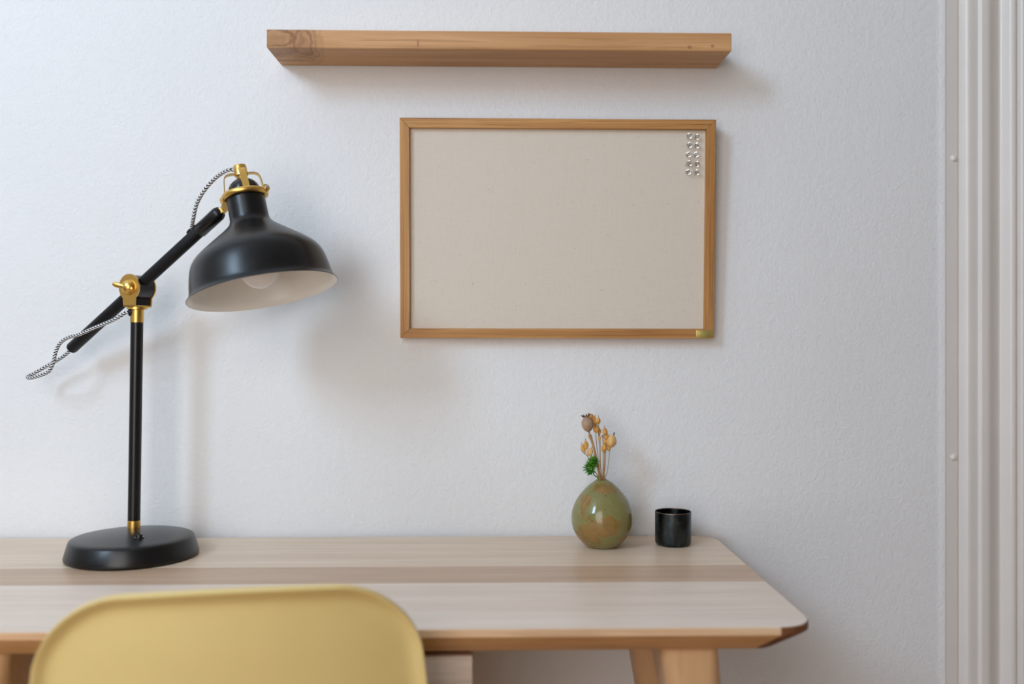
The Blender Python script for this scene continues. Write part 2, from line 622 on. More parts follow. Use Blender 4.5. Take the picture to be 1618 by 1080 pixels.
def tabletop_bm():
    bm = bmesh.new()
    rings = []
    for ix, iy, r, z in ((0.0012, 0.0012, 0.042, DESK_Z), (0.0, 0.0, 0.043, DESK_Z - 0.0012), (0.0, 0.0, 0.043, DESK_Z - 0.0085),
                         (0.0015, 0.001, 0.042, DESK_Z - 0.0098), (0.036, 0.021, 0.030, DESK_Z - 0.030), (0.038, 0.023, 0.030, DESK_Z - 0.031)):
        rings.append([bm.verts.new((x, y, z)) for x, y in outline(ix, iy, r)])
    bm.faces.new(rings[0])
    bm.faces.new(list(reversed(rings[-1])))
    for i, (A, B) in enumerate(zip(rings[:-1], rings[1:])):
        for k in range(len(A)):
            k2 = (k + 1) % len(A)
            bm.faces.new((A[k], B[k], B[k2], A[k2]))
    bmesh.ops.recalc_face_normals(bm, faces=bm.faces[:])
    for f in bm.faces:
        nrm = f.normal
        if nrm.z > 0.9:
            f.material_index = 0
        elif abs(nrm.x) > 0.05:
            f.material_index = 3
        elif nrm.z > -0.3:
            f.material_index = 1
        else:
            f.material_index = 2
    return bm


def desk_y(v, u=900):
    d = Vector(P(u, v, 0.0)) - CAM
    k = (DESK_Z - CAM.z) / d.z
    return (CAM + d * k).y


cuts = [DB + 0.02, desk_y(893.5), desk_y(919.5), desk_y(964), DF - 0.02]
for i in range(4):
    y1, y0 = cuts[i], cuts[i + 1]
    bm = tabletop_bm()
    for yy, sign in ((y1, 1), (y0, -1)):
        r = bmesh.ops.bisect_plane(bm, geom=bm.verts[:] + bm.edges[:] + bm.faces[:], plane_co=(0, yy - sign * 0.00012, 0), plane_no=(0, sign, 0), clear_outer=True, dist=1e-6)
        es = [e for e in r['geom_cut'] if isinstance(e, bmesh.types.BMEdge)]
        if es:
            bmesh.ops.edgeloop_fill(bm, edges=es)
    l, d, s = ash_args[i]
    top = wood('ash_board_%d' % i, l, d, 'x', s, 0.9, 0.36, 0.45, 0.35)
    to_desk(obj('board', bm, [top, M['ash_edge'], M['ash_under'], M['ash_end']], None, 25))


def leg(sx, sy):
    """splayed leg: a broad block under the top that tapers to a round foot"""
    bm = bmesh.new()
    rings = []
    xo = (DR - 0.140) if sx > 0 else LEG_L
    yo = (DF + 0.084) if sy < 0 else (DB - 0.084)
    zt = DESK_Z - 0.0305
    for k, (z, hx, hy, rr) in enumerate(((zt, 0.034, 0.056, 0.012), (zt - 0.02, 0.034, 0.055, 0.016), (zt - 0.06, 0.0335, 0.052, 0.024), (zt - 0.14, 0.030, 0.042, 0.026),
                                         (0.35, 0.025, 0.030, 0.024), (0.02, 0.017, 0.018, 0.0165), (0.0, 0.015, 0.016, 0.0145))):
        t = (zt - z) / zt
        cx, cy = xo + sx * 0.10 * t, yo + sy * 0.035 * t
        ring = []
        for qx, qy, a0 in ((1, -1, -90), (1, 1, 0), (-1, 1, 90), (-1, -1, 180)):
            # the inner face stays flat, the outer one is rounded
            for j in range(6):
                a = math.radians(a0 + 18 * j)
                ring.append(bm.verts.new((cx + qx * (hx - rr) + rr * math.cos(a), cy + qy * (hy - rr) + rr * math.sin(a), z)))
        rings.append(ring)
    for A, B in zip(rings[:-1], rings[1:]):
        for k in range(len(A)):
            bm.faces.new((A[k], A[(k + 1) % len(A)], B[(k + 1) % len(A)], B[k]))
    bm.faces.new(rings[0])
    bm.faces.new(rings[-1])
    to_desk(obj('leg', bm, M['ash_leg'], None, 50))


for sx in (-1, 1):
    for sy in (-1, 1):
        leg(sx, sy)
# drawer under the middle of the top
pr = P(746.5, 1035.5, DF + 0.036)
dx1, dz1, dy0 = pr.x, pr.z, DF + 0.036
dx0 = 2 * MID - dx1
drawer = to_desk(obj('drawer', box((dx0 + 0.004, dy0 + 0.016, dz1 - 0.075), (dx1 - 0.004, DB - 0.10, dz1 - 0.004), 0.001), M['ash_under']))
df = obj('drawer_front', box((dx0, dy0, dz1 - 0.082), (dx1, dy0 + 0.016, dz1), 0.0012), M['ash_drawer'])
df.parent = drawer
df.matrix_parent_inverse = Matrix.Identity(4)
for xx in (dx0 + 0.006, dx1 - 0.020):
    to_desk(obj('drawer_runner', box((xx, dy0 + 0.03, dz1 - 0.004), (xx + 0.014, DB - 0.10, DESK_Z - 0.031)), M['ash_under']))

# ------------------------------------------------------------------ shelf and pin board
bl, br_ = P(444.5, 103.5, 0), P(1131.5, 108.5, 0)
SH_D, SH_T = 0.1015, 0.0283
SX0, SX1, SZ = bl.x, br_.x, 0.5 * (bl.z + br_.z)
W2 = (SX1 - SX0) / 2
shelf_mat = wood('shelf_teak', rgb('#d6a776'), rgb('#bb8856'), 'x', 2.3, 1.1, 0.5, 0.35, 0.45,
                 knots=(((-W2 + 0.014, -SH_D, 0.016), (0.036, 0.05, 0.0155), rgb('#7d5532')),
                        ((-W2 + 0.056, -SH_D, 0.010), (0.017, 0.05, 0.024), rgb('#8a5f38')),
                        ((-W2 + 0.2345, -SH_D, 0.0085), (0.0012, 0.01, 0.0036), rgb('#6b4526')),
                        ((W2 - 0.066, -SH_D, 0.006), (0.0022, 0.01, 0.0018), rgb('#5d3b20')),
                        ((W2 - 0.030, -SH_D, 0.008), (0.0018, 0.01, 0.0016), rgb('#5d3b20')),
                        ((-W2 + 0.022, -0.030, 0.0), (0.030, 0.0016, 0.01), rgb('#5d3b20'))))
bm = bmesh.new()
add_box(bm, (-W2, -SH_D, 0), (W2, -0.0005, SH_T))
bmesh.ops.bevel(bm, geom=bm.edges[:], offset=0.0009, segments=2, affect='EDGES')
shelf = obj('floating_shelf', bm, shelf_mat)
shelf.location = ((SX0 + SX1) / 2, 0, SZ)
shelf.rotation_euler = (math.radians(1.3), math.radians(0.05), 0)
tag(shelf, 'empty thick wooden floating shelf with a knot at one end above the pin board', 'shelf')

# pin board: leans out a little at the top
BT = 0.021
bot = P(881, 533.3, -BT - 0.0015)
topp = P(881, 186.5, -BT - 0.0165)
BW = 0.5 * (P(1128.5, 534, bot.y).x - P(633.3, 534, bot.y).x + P(1132.3, 186, topp.y).x - P(632, 186, topp.y).x)
BH = (topp - bot).length
board = empty('pin_board', (bot.x, bot.y + BT, bot.z))
lean = math.atan2(bot.y - topp.y, topp.z - bot.z)
board.rotation_euler = (lean, math.radians(0.07), 0)
tag(board, 'linen covered pin board in an oak frame hanging below the shelf', 'pin board')
FW, HW = 0.0158, BW / 2


def rail(a, b, c, d, mat):
    """mitred rail from four corner points (x, z): outer a, b, inner c, d"""
    bm = bmesh.new()
    A = [bm.verts.new((x, -BT, z)) for x, z in (a, b, c, d)]
    B = [bm.verts.new((x, 0, z)) for x, z in (a, b, c, d)]
    bm.faces.new(A)
    bm.faces.new(list(reversed(B)))
    for k in range(4):
        bm.faces.new((A[k], A[(k + 1) % 4], B[(k + 1) % 4], B[k]))
    bmesh.ops.bevel(bm, geom=bm.edges[:], offset=0.0005, segments=1, affect='EDGES')
    return obj('frame_rail', bm, mat, board)


o0, o1, o2, o3 = (-HW, 0), (HW, 0), (HW, BH), (-HW, BH)
i0, i1, i2, i3 = (-HW + FW, FW), (HW - FW, FW), (HW - FW, BH - FW), (-HW + FW, BH - FW)
bottom_rail = rail(o0, o1, i1, i0, M['oak_x'])
rail(o1, o2, i2, i1, M['oak_z'])
rail(o2, o3, i3, i2, M['oak_x'])
rail(o3, o0, i0, i3, M['oak_z'])
LIN_Y = -BT + 0.0085
obj('linen_panel', box((-HW + FW - 0.001, LIN_Y, FW - 0.001), (HW - FW + 0.001, -0.002, BH - FW + 0.001)), M['linen'], board, smooth=False)
plate = obj('brass_plate', box((HW - 0.0295, -BT - 0.0009, 0.0012), (HW - 0.0025, -BT + 0.0002, 0.0140), 0.0004), M['brassplate'], bottom_rail)
rim = bmesh.new()
for lo, hi in (((HW - 0.0278, 0.0025), (HW - 0.0042, 0.0029)), ((HW - 0.0278, 0.0123), (HW - 0.0042, 0.0127)), ((HW - 0.0278, 0.0025), (HW - 0.0274, 0.0127)), ((HW - 0.0046, 0.0025), (HW - 0.0042, 0.0127))):
    add_box(rim, (lo[0], -BT - 0.0012, lo[1]), (hi[0], -BT - 0.0008, hi[1]))
rm = obj('plate_rim', rim, M['brassplate'], bottom_rail)

# push pins
bpy.context.view_layer.update()
pin_rows = ('topmost', 'second from the top', 'middle', 'second from the bottom', 'lowest')
pin_v = (215, 229.3, 243.8, 258.6, 272)
pbm = bmesh.new()
lathe(pbm, [(0.0, 0.0), (0.0, 0.0044), (0.0006, 0.0047), (0.0014, 0.0044), (0.0019, 0.0026), (0.0035, 0.0021), (0.0068, 0.0024), (0.0076, 0.0038), (0.0084, 0.0046), (0.0096, 0.0047), (0.0104, 0.0041), (0.0106, 0.0)], n=20, axis=(0, -1, 0), cap=False)
nbm = bmesh.new()
lathe(nbm, [(-0.003, 0.0), (-0.0022, 0.0005), (0.006, 0.0005), (0.006, 0.0)], n=10, axis=(0, -1, 0))
Binv = board.matrix_world.inverted()
head0 = needle0 = None
rng = random.Random(3)
for col, us in enumerate(((1089.6, 1089.4, 1089.0, 1088.8, 1088.4), (1101.8, 1101.2, 1101.0, 1100.8, 1100.6))):
    for row in range(5):
        # aim at the pixel on the linen plane: intersect in board space
        a = Binv @ CAM
        b = Binv @ P(us[row], pin_v[row], 0.0)
        k = ((LIN_Y - 0.008) - a.y) / (b.y - a.y)
        q = a + (b - a) * k
        q.y = LIN_Y - 0.0002
        pin = empty('push_pin')
        pin.scale = (0.9, 0.9, 0.9)
        pin.location = board.matrix_world @ q
        pin.rotation_euler = (lean + rng.uniform(-0.12, 0.12), 0, rng.uniform(-0.14, 0.14))
        if head0 is None:
            head0 = obj('pin_head', pbm, M['clear'], pin)
            needle0 = obj('needle', nbm, M['steel'], pin)
        else:
            for src in (head0, needle0):
                c = src.copy()
                COL.objects.link(c)
                c.parent = pin
        side = 'column next to the oak rail' if col else 'column farther from the oak rail'
        tag(pin, 'clear push pin, %s in the %s' % (pin_rows[row], side), 'push pin', 'clear push pins in the corner of the pin board')

# ------------------------------------------------------------------ lamp
LB = Vector((P(209.5, 872, -0.141).x, -0.141, DESK_Z))
lamp = tag(empty('desk_lamp', LB), 'black jointed desk lamp with brass fittings and bell shade on the desk', 'lamp')
LI = Matrix.Translation(LB).inverted()


def lp(o, parent=None):
    o.parent = parent or lamp
    o.matrix_parent_inverse = LI.copy() if parent is None else Matrix.Identity(4)
    return o


R0 = 0.0955
bm = bmesh.new()
lathe(bm, [(0.0, 0.0), (0.0, R0 - 0.003), (0.0015, R0 - 0.0005), (0.004, R0), (0.010, R0 - 0.0015), (0.0260, R0 - 0.0062), (0.0282, R0 - 0.0075), (0.0297, R0 - 0.0105), (0.0308, R0 - 0.018),
           (0.034, R0 - 0.045), (0.036, 0.028), (0.0366, 0.0)], LB, n=96)
base = lp(obj('base', bm, M['black'], sharp=60))
pole_b = P(211.5, 830, -0.103)
pole_b.z = DESK_Z + 0.034
pole_t = P(216.5, 508, -0.103)
pdir = (pole_t - pole_b).normalized()
plen = (pole_t - pole_b).length
PR = 0.0093
bm = bmesh.new()
lathe(bm, [(0.0, PR + 0.0003), (0.0125, PR + 0.0003), (0.0130, PR - 0.0002)], pole_b, pdir, 32)
lp(obj('base_collar', bm, M['brass']))
bm = bmesh.new()
lathe(bm, [(0.012, PR), (plen, PR)], pole_b, pdir, 32)
lp(obj('pole', bm, M['black']))
sw = P(220, 848, -0.176)
bm = bmesh.new()
lathe(bm, [(-0.003, 0.0072), (0.0010, 0.0072), (0.0014, 0.0066), (0.0014, 0.0050), (0.0052, 0.0047), (0.0060, 0.0040), (0.0062, 0)], (sw.x, sw.y, DESK_Z + 0.0345), n=24)
lp(obj('switch', bm, M['blackgloss']))
# collar on top of the pole
bm = bmesh.new()
lathe(bm, [(plen - 0.001, PR + 0.0006), (plen + 0.0185, PR + 0.0006), (plen + 0.0190, PR + 0.0002)], pole_b, pdir, 32)
lathe(bm, [(plen + 0.0190, 0.0150), (plen + 0.0225, 0.0150), (plen + 0.0230, 0.0145)], pole_b, pdir, 32)
lp(obj('pole_collar', bm, M['brass']))
gp = P(206, 493, -0.106)
bm = bmesh.new()
lathe(bm, [(-0.003, 0.0065), (0.003, 0.0065), (0.0055, 0.005), (0.006, 0.0)], gp + Vector((0.003, 0, 0)), (-1, -0.15, -0.1), 20)
lp(obj('cord_grommet', bm, M['blackmatt']))

TH = math.radians(24)
adir_h = Vector((math.cos(TH), -math.sin(TH), 0))
pax = Vector((-math.sin(TH), -math.cos(TH), 0))          # joint axis, towards the viewer
piv = P(218.3, 456, -0.103)
a_end = P(349, 334, -0.103 - 0.165 * math.sin(TH) - 0.0)
# solve the arm ends on the vertical plane through the pivot
def on_plane(u, v):
    a = CAM
    b = P(u, v, 0.0)
    k = (piv - a).dot(pax) / (b - a).dot(pax)
    return a + (b - a) * k


a_top, a_tail = on_plane(350, 333), on_plane(111, 552)
adir = (a_top - a_tail).normalized()
piv = piv + pax * 0
# pivot snapped on the arm's line
piv = a_tail + adir * (piv - a_tail).dot(adir)
HUB, HL = 0.0200, 0.0155
bm = bmesh.new()
lathe(bm, [(-HL, HUB - 0.0006), (HL, HUB - 0.0006)], piv, pax, 40)
hub = lp(obj('joint_hub', bm, M['blackgloss']))
for s in (-1, 1):
    bm = bmesh.new()
    x, y, a = frame_of(pax, (0, 0, 1))
    # disc with a tab going down, as one plate
    prof = []
    n = 40
    for k in range(n + 1):
        ang = math.radians(-52 + (284.0) * k / n)
        prof.append((HUB * 1.02 * math.cos(ang), HUB * 1.02 * math.sin(ang)))
    drop = piv.z - (pole_b + pdir * (plen + 0.0225)).z
    prof = prof + [(-0.0115, -drop + 0.001), (-0.0105, -drop), (0.0105, -drop), (0.0115, -drop + 0.001)]
    up = Vector((0, 0, 1))
    hx = up.cross(pax).normalized()
    A = [bm.verts.new(piv + hx * p + up * q + pax * s * HL) for p, q in prof]
    B = [bm.verts.new(piv + hx * p + up * q + pax * s * (HL + 0.0022)) for p, q in prof]
    bm.faces.new(A)
    bm.faces.new(list(reversed(B)))
    for k in range(len(A)):
        bm.faces.new((A[k], A[(k + 1) % len(A)], B[(k + 1) % len(A)], B[k]))
    lp(obj('joint_cheek', bm, M['brass']))
bm = bmesh.new()
c0 = pole_b + pdir * (plen + 0.0225)
rotm = Matrix.Translation(Vector((piv.x, piv.y, c0.z + 0.0012))) @ Matrix.Rotation(-TH, 4, 'Z')
vs_ = add_box(bm, (-0.0108, -HL - 0.0022, -0.0012), (0.0108, HL + 0.0022, 0.0012))
bmesh.ops.transform(bm, matrix=rotm, verts=bm.verts[:])
lp(obj('joint_plate', bm, M['brass']))
bm = bmesh.new()
add_box(bm, (-0.0095, -HL + 0.0004, 0.0), (0.0095, HL - 0.0004, drop - 0.016))
bmesh.ops.transform(bm, matrix=Matrix.Translation(Vector((piv.x, piv.y, c0.z + 0.0024))) @ Matrix.Rotation(-TH, 4, 'Z'), verts=bm.verts[:])
lp(obj('joint_block', bm, M['blackmatt']))
# wing nut
k0 = piv + pax * (HL + 0.0022)
bm = bmesh.new()
lathe(bm, [(-0.001, 0.0120), (0.0012, 0.0120), (0.003, 0.0112), (0.006, 0.0095), (0.0085, 0.0068), (0.0100, 0.003), (0.0103, 0)], k0, pax, 28)
wn = lp(obj('wing_nut', bm, M['brass']))
bm = bmesh.new()
wdir = (P(178, 447, 0) - P(203, 453, 0)).normalized()
w0 = k0 + pax * 0.007
left = (-adir_h * 0.88 + Vector((0, 0, 0.22)) + pax * 0.25).normalized()
for s, wl in ((1, 1.0), (-1, 0.55)):
    pts = [w0 + left * s * t * wl for t in (0.0, 0.006, 0.013, 0.019, 0.0215)]
    rings = []
    upv = Vector((0, 0, 1)) - left * left.z
    upv.normalize()
    sd = left.cross(upv)
    for p, (hw, ht) in zip(pts, ((0.003, 0.0034), (0.0024, 0.0036), (0.0019, 0.0042), (0.0016, 0.0036), (0.0010, 0.0016))):
        rings.append([bm.verts.new(p + upv * ht * math.sin(2 * math.pi * q / 12) + sd * hw * math.cos(2 * math.pi * q / 12)) for q in range(12)])
    for A, B in zip(rings[:-1], rings[1:]):
        for q in range(12):
            bm.faces.new((A[q], A[(q + 1) % 12], B[(q + 1) % 12], B[q]))
    bm.faces.new(rings[-1])
lp(obj('wing', bm, M['brass']), wn)

# arm
AL = (a_top - a_tail).length
AR = 0.0092
bm = bmesh.new()
lathe(bm, [(0.0, 0.0), (0.0004, AR - 0.004), (0.0025, AR - 0.001), (0.005, AR), (AL - 0.006, AR), (AL - 0.002, AR - 0.002), (AL, AR - 0.006), (AL, 0)], a_tail, adir, 32)
arm = lp(obj('arm', bm, M['blackmatt'], sharp=60))
bm = bmesh.new()
lathe(bm, [(AL - 0.050, AR), (AL - 0.049, AR + 0.0014), (AL - 0.007, AR + 0.0014), (AL - 0.002, AR - 0.0005), (AL + 0.0005, AR - 0.005), (AL + 0.001, 0)], a_tail, adir, 32)
lp(obj('arm_sleeve', bm, M['black'], sharp=60))
# little cord guide on top of the arm
cg = on_plane(302.5, 362)
upn = (Vector((0, 0, 1)) - adir * adir.z).normalized()
cgp = a_tail + adir * (cg - a_tail).dot(adir) + upn * (AR + 0.001)
bm = bmesh.new()
tube(bm, [cgp - adir * 0.009, cgp - adir * 0.006, cgp + adir * 0.006, cgp + adir * 0.009], lambda t: 0.0025 + 0.0025 * math.sin(math.pi * max(0.05, min(0.95, t))), 14)
lp(obj('cord_guide', bm, M['blackmatt']))

# head
HY = a_top.y - 0.016
ring_c = P(387.5, 309, HY)
hax = Vector((0.212, -0.128, -0.969)).normalized()        # down through the opening
hx, hy_, _ = frame_of(hax, (0, 1, 0))
SHP = [(0.000, 0.0272), (0.014, 0.0276), (0.032, 0.0280), (0.0385, 0.0288), (0.0450, 0.0325), (0.0530, 0.0415), (0.0620, 0.0535), (0.0716, 0.0665), (0.0800, 0.0775), (0.0877, 0.0862),
       (0.0960, 0.0925), (0.106, 0.0965), (0.120, 0.0995), (0.133, 0.1015), (0.1395, 0.1030), (0.1435, 0.1055), (0.1460, 0.1078)]
bm = bmesh.new()
smp = [(p.x, p.y) for p in catmull([Vector((a, b, 0)) for a, b in SHP], 4)]
inner = [(t, r - 0.0009) for t, r in reversed(smp)]
lathe(bm, [(-0.004, 0.0), (-0.004, 0.0265)] + smp + [(0.1466, 0.1078)] + [(0.1466, 0.1070)], ring_c, hax, 96, cap=False)
shade = lp(obj('lamp_shade', bm, M['black'], sharp=50))
bm = bmesh.new()
lin = [(t, max(r - 0.0012, 0.01)) for t, r in smp if t > 0.02]
lathe(bm, [(lin[0][0], 0.0)] + lin + [(0.1466, 0.1068), (0.1468, 0.1072)], ring_c, hax, 96, cap=False)
lp(obj('shade_lining', bm, M['cream'], sharp=50), shade)
# bulb
bm = bmesh.new()
cb = 0.112
prof = [(0.03, 0.0135), (0.060, 0.0135), (0.075, 0.0160)]
for k in range(15):
    a = math.radians(-50 + 140 * k / 14)
    prof.append((cb + 0.0285 * math.sin(a), 0.0285 * math.cos(a) if k < 14 else 0.0))
lathe(bm, prof, ring_c, hax, 40, cap=False)
lp(obj('bulb', bm, M['bulb']))
# ring round the neck
RR = 0.0312
bm = bmesh.new()
pts = []
nseg, nr = 64, 12
rg = []
for k in range(nseg):
    a = 2 * math.pi * k / nseg
    rad = hx * math.cos(a) + hy_ * math.sin(a)
    rg.append([bm.verts.new(ring_c + rad * (RR - 0.0010 + 0.0036 * math.cos(b)) + hax * 0.0044 * math.sin(b)) for b in (2 * math.pi * j / nr for j in range(nr))])
for k in range(nseg):
    A, B = rg[k], rg[(k + 1) % nseg]
    for j in range(nr):
        bm.faces.new((A[j], A[(j + 1) % nr], B[(j + 1) % nr], B[j]))
ring = lp(obj('neck_ring', bm, M['brass']))
# socket dome
bm = bmesh.new()
prof = [(0.0, 0.0225), (-0.008, 0.0225)]
for k in range(9):
    a = math.radians(90 * k / 8)
    prof.append((-0.008 - 0.018 * math.sin(a), 0.0225 * math.cos(a) if k < 8 else 0.0))
lathe(bm, prof, ring_c, hax, 40, cap=False)
lp(obj('bulb_socket', bm, M['blackgloss']))
# cap on top and straps of the cage
bm = bmesh.new()
lathe(bm, [(-0.0240, 0.0052), (-0.0300, 0.0060), (-0.0305, 0.0098), (-0.0440, 0.0095), (-0.0462, 0.0088), (-0.0468, 0.007), (-0.0464, 0)], ring_c, hax, 32)
lp(obj('cage_cap', bm, M['brass']))
tocam = (CAM - ring_c)
tocam = (tocam - hax * tocam.dot(hax)).normalized()
right = hax.cross(tocam)
if right.x < 0:
    right = -right
for ang in (8, 98, 188, 278):
    a = math.radians(ang)
    rad = (tocam * math.cos(a) + right * math.sin(a)).normalized()
    tan = hax.cross(rad).normalized()
    ctrl = [(0.004, -0.0335), (0.012, -0.0336), (0.019, -0.0330), (0.0240, -0.0300), (0.0262, -0.0240), (0.0275, -0.013), (0.0290, -0.001)]
    if ang == 8:
        ctrl = [(0.0090, -0.0395), (0.0125, -0.0380), (0.0165, -0.0325), (0.0210, -0.0230), (0.0255, -0.0120), (0.0300, -0.001)]
    pts = catmull([ring_c + rad * r + hax * t for r, t in ctrl], 4)
    bm = bmesh.new()
    ribbon(bm, pts, tan, 0.0098 if ang in (8, 188) else 0.0085, 0.0013)
    lp(obj('cage_strap', bm, M['brass'], sharp=60))
# lug with a screw on the far side of the ring, clevis towards the arm
scr = right * math.cos(math.radians(20)) + tocam * math.sin(math.radians(20))
lug = ring_c + (right * 0.92 + tocam * 0.39) * 0.0335 - hax * 0.003
lugdir = (tocam * 0.85 + right * 0.45 - hax * 0.2).normalized()
bm = bmesh.new()
lathe(bm, [(-0.012, 0.0054), (0.0010, 0.0058), (0.0022, 0.0050), (0.0022, 0.0)], lug, lugdir, 24)
lgo = lp(obj('ring_lug', bm, M['brass']))
bm = bmesh.new()
lathe(bm, [(0.0018, 0.0030), (0.0032, 0.0028), (0.0037, 0.0016), (0.0037, 0.0)], lug, lugdir, 14)
lp(obj('screw', bm, M['steel']), lgo)
cl0 = a_top - adir * 0.002
cl1 = ring_c - right * 0.030 + hax * 0.001
bm = bmesh.new()
mid = cl0 + adir * 0.010
ribbon(bm, catmull([cl0, mid, cl1 + (cl0 - cl1) * 0.25, cl1], 5), Vector((0, 0, 1)) - adir * adir.z, 0.0085, 0.0075)
clv = lp(obj('head_bracket', bm, M['brass'], sharp=50))
bm = bmesh.new()
lathe(bm, [(0.0020, 0.0026), (0.0052, 0.0024), (0.0056, 0)], mid + adir * 0.001, pax, 14)
lp(obj('screw', bm, M['steel']), clv)
# braided cords
ctop = ring_c + hax * -0.039 - right * 0.006
cord_r = 0.0028


def cord(pts):
    bm = bmesh.new()
    tube(bm, catmull(pts, 10), cord_r, 14, uv=True)
    return lp(obj('braided_cord', bm, M['braid'], sharp=80))


cord([ctop, P(362, 268, ctop.y - 0.003), P(343, 279, ctop.y + 0.004), P(324, 299, HY + 0.006), P(311, 322, HY + 0.012), P(305.5, 345, HY + 0.02), cgp + upn * 0.001])
ty = a_tail.y
cord([a_tail + adir * 0.004, P(106, 558, ty + 0.002), P(92, 568, ty + 0.004), P(74, 578, ty + 0.006), P(55, 589, ty + 0.004), P(44, 594.5, ty - 0.004), P(46, 597, ty - 0.013), P(58, 594.5, ty - 0.018),
      P(76, 587, ty - 0.022), P(84, 573, ty - 0.025), P(88, 556, ty - 0.027), P(95, 542, ty - 0.031), P(108, 533, ty - 0.036), P(126, 528, ty - 0.042), P(146, 519, ty - 0.05),
      P(166, 511, ty - 0.056), P(184, 502.5, ty - 0.06), P(198, 494, ty - 0.060), gp])

# ------------------------------------------------------------------ vase, cup
VY = -0.0885
vc = P(951.3, 860, VY)
VC = Vector((vc.x, VY, DESK_Z))
vase = tag(empty('bud_vase', VC), 'egg shaped olive and brown glazed vase holding dried stems on the desk', 'vase')
vp = [(0.0, 0.0), (0.0, 0.0215), (0.0018, 0.0262), (0.0045, 0.0290), (0.013, 0.0375), (0.0235, 0.0440), (0.0345, 0.0476), (0.0435, 0.0484), (0.0525, 0.0478), (0.0610, 0.0458), (0.0755, 0.0392), (0.0900, 0.0276), (0.0990, 0.0178),
      (0.1030, 0.0118), (0.1045, 0.0098), (0.1050, 0.0086), (0.1042, 0.0074), (0.1000, 0.0078), (0.090, 0.020), (0.070, 0.036), (0.04, 0.042), (0.012, 0.030), (0.006, 0.0)]
sv = [(0.0, 0.0)] + [(p.x, p.y) for p in catmull([Vector((a, b, 0)) for a, b in vp[1:-1]], 3)] + [vp[-1]]
bm = bmesh.new()
lathe(bm, sv, n=64, cap=False)
obj('vase_body', bm, M['glaze'], vase, sharp=70)

CY = -0.0775
cc = P(1063.5, 860, CY)
m, nt, b = new_mat('dark_patinated_metal')
f = noise(nt, coords(nt, (1, 1, 0.6)), 70, 5, 0.65)
nt.links.new(ramp(nt, [(0.3, (0.030, 0.037, 0.040, 1)), (0.6, (0.055, 0.068, 0.072, 1)), (0.8, (0.11, 0.12, 0.12, 1))], f), b.inputs['Base Color'])
nt.links.new(ramp(nt, [(0.3, (.20,) * 3 + (1,)), (0.75, (.38,) * 3 + (1,))], f), b.inputs['Roughness'])
b.inputs['Metallic'].default_value = 1.0
M['patina'] = m
M['wornrim'] = plain('worn_brown_rim', (0.16, 0.10, 0.07), 0.4, 0.8)
cup = empty('candle_cup', (cc.x, CY, DESK_Z))
tag(cup, 'small round dark metal cup on the desk beside the vase', 'cup')
CR, CH = 0.0286, 0.0530
bm = bmesh.new()
lathe(bm, [(0, 0), (0, CR - 0.0045), (0.0008, CR - 0.0025), (0.003, CR - 0.0006), (0.006, CR), (CH - 0.0006, CR), (CH - 0.0006, CR - 0.0012), (0.006, CR - 0.0014), (0.003, CR - 0.004), (0.0025, 0)], n=56, cap=False)
cb_ = obj('cup_body', bm, M['patina'], cup, sharp=60)
bm = bmesh.new()
lathe(bm, [(CH - 0.0009, CR + 0.0001), (CH, CR - 0.0001), (CH, CR - 0.0011), (CH - 0.0009, CR - 0.0013)], n=56, cap=False)
obj('rim', bm, M['wornrim'], cup)

# ------------------------------------------------------------------ dried stems in the vase
M['straw'] = plain('dried_golden_pod', rgb('#d09a4e'), 0.7, vary=0.25, scale=140, bumpd=0.0006)
M['straw2'] = plain('pale_papery_pod', rgb('#dcb377'), 0.7, vary=0.22, scale=140, bumpd=0.0006)
M['poppy'] = plain('dried_poppy_pod', rgb('#a98b70'), 0.75, vary=0.22, scale=90, bumpd=0.0006)
M['stem'] = plain('dry_stem', rgb('#b08656'), 0.7, vary=0.2, scale=80)
M['stemg'] = plain('dry_grey_stem', rgb('#a09276'), 0.7, vary=0.15, scale=80)
M['tip'] = plain('dark_pod_tip', rgb('#4d342a'), 0.8)
M['green'] = plain('green_leaf', rgb('#67a52a'), 0.45, vary=0.3, scale=110)
M['green_dark'] = plain('dark_green_leaf', rgb('#38741a'), 0.45, vary=0.3, scale=110)
MOUTH = VC + Vector((0, 0, 0.1045))


def vstem(name, parent, pts, r, mat, n=8):
    bm = bmesh.new()
    tube(bm, catmull(pts, 6), r, n)
    return obj(name, bm, mat, parent)


def capsule(parent, c, axis, L, r, mat, beak=True, ribs=5, name='seed_pod'):
    """ribbed pointed seed capsule with calyx and beak"""
    bm = bmesh.new()
    x, y, a = frame_of(axis)
    n = ribs * 4
    prof = [(-0.52, 0.12), (-0.46, 0.45), (-0.30, 0.82), (-0.08, 1.0), (0.15, 0.92), (0.34, 0.62), (0.46, 0.28), (0.52, 0.10)]
    rings = []
    for t, q in prof:
        rings.append([bm.verts.new(c + a * t * L + (x * math.cos(2 * math.pi * k / n) + y * math.sin(2 * math.pi * k / n)) * r * q * (1 + 0.09 * math.cos(ribs * 2 * math.pi * k / n))) for k in range(n)])
    for A, B in zip(rings[:-1], rings[1:]):
        for k in range(n):
            bm.faces.new((A[k], A[(k + 1) % n], B[(k + 1) % n], B[k]))
    bm.faces.new(rings[0])
    bm.faces.new(rings[-1])
    o = obj(name, bm, mat, parent, sharp=60)
    if beak:
        bm = bmesh.new()
        lathe(bm, [(0.50 * L, r * 0.13), (0.62 * L, r * 0.09), (0.70 * L, r * 0.16), (0.74 * L, 0)], c, a, 8)
        obj('pod_tip', bm, M['tip'], o)
    return o


def root(dx, dy):
    return VC + Vector((dx * 1.6, dy * 1.6, 0.070)), MOUTH + Vector((dx, dy, 0.0))


VYF = VY
# poppy
pop = tag(empty('dried_poppy', MOUTH), 'dried poppy head with a spiky crown on a thick stem in the vase', 'dried flower')


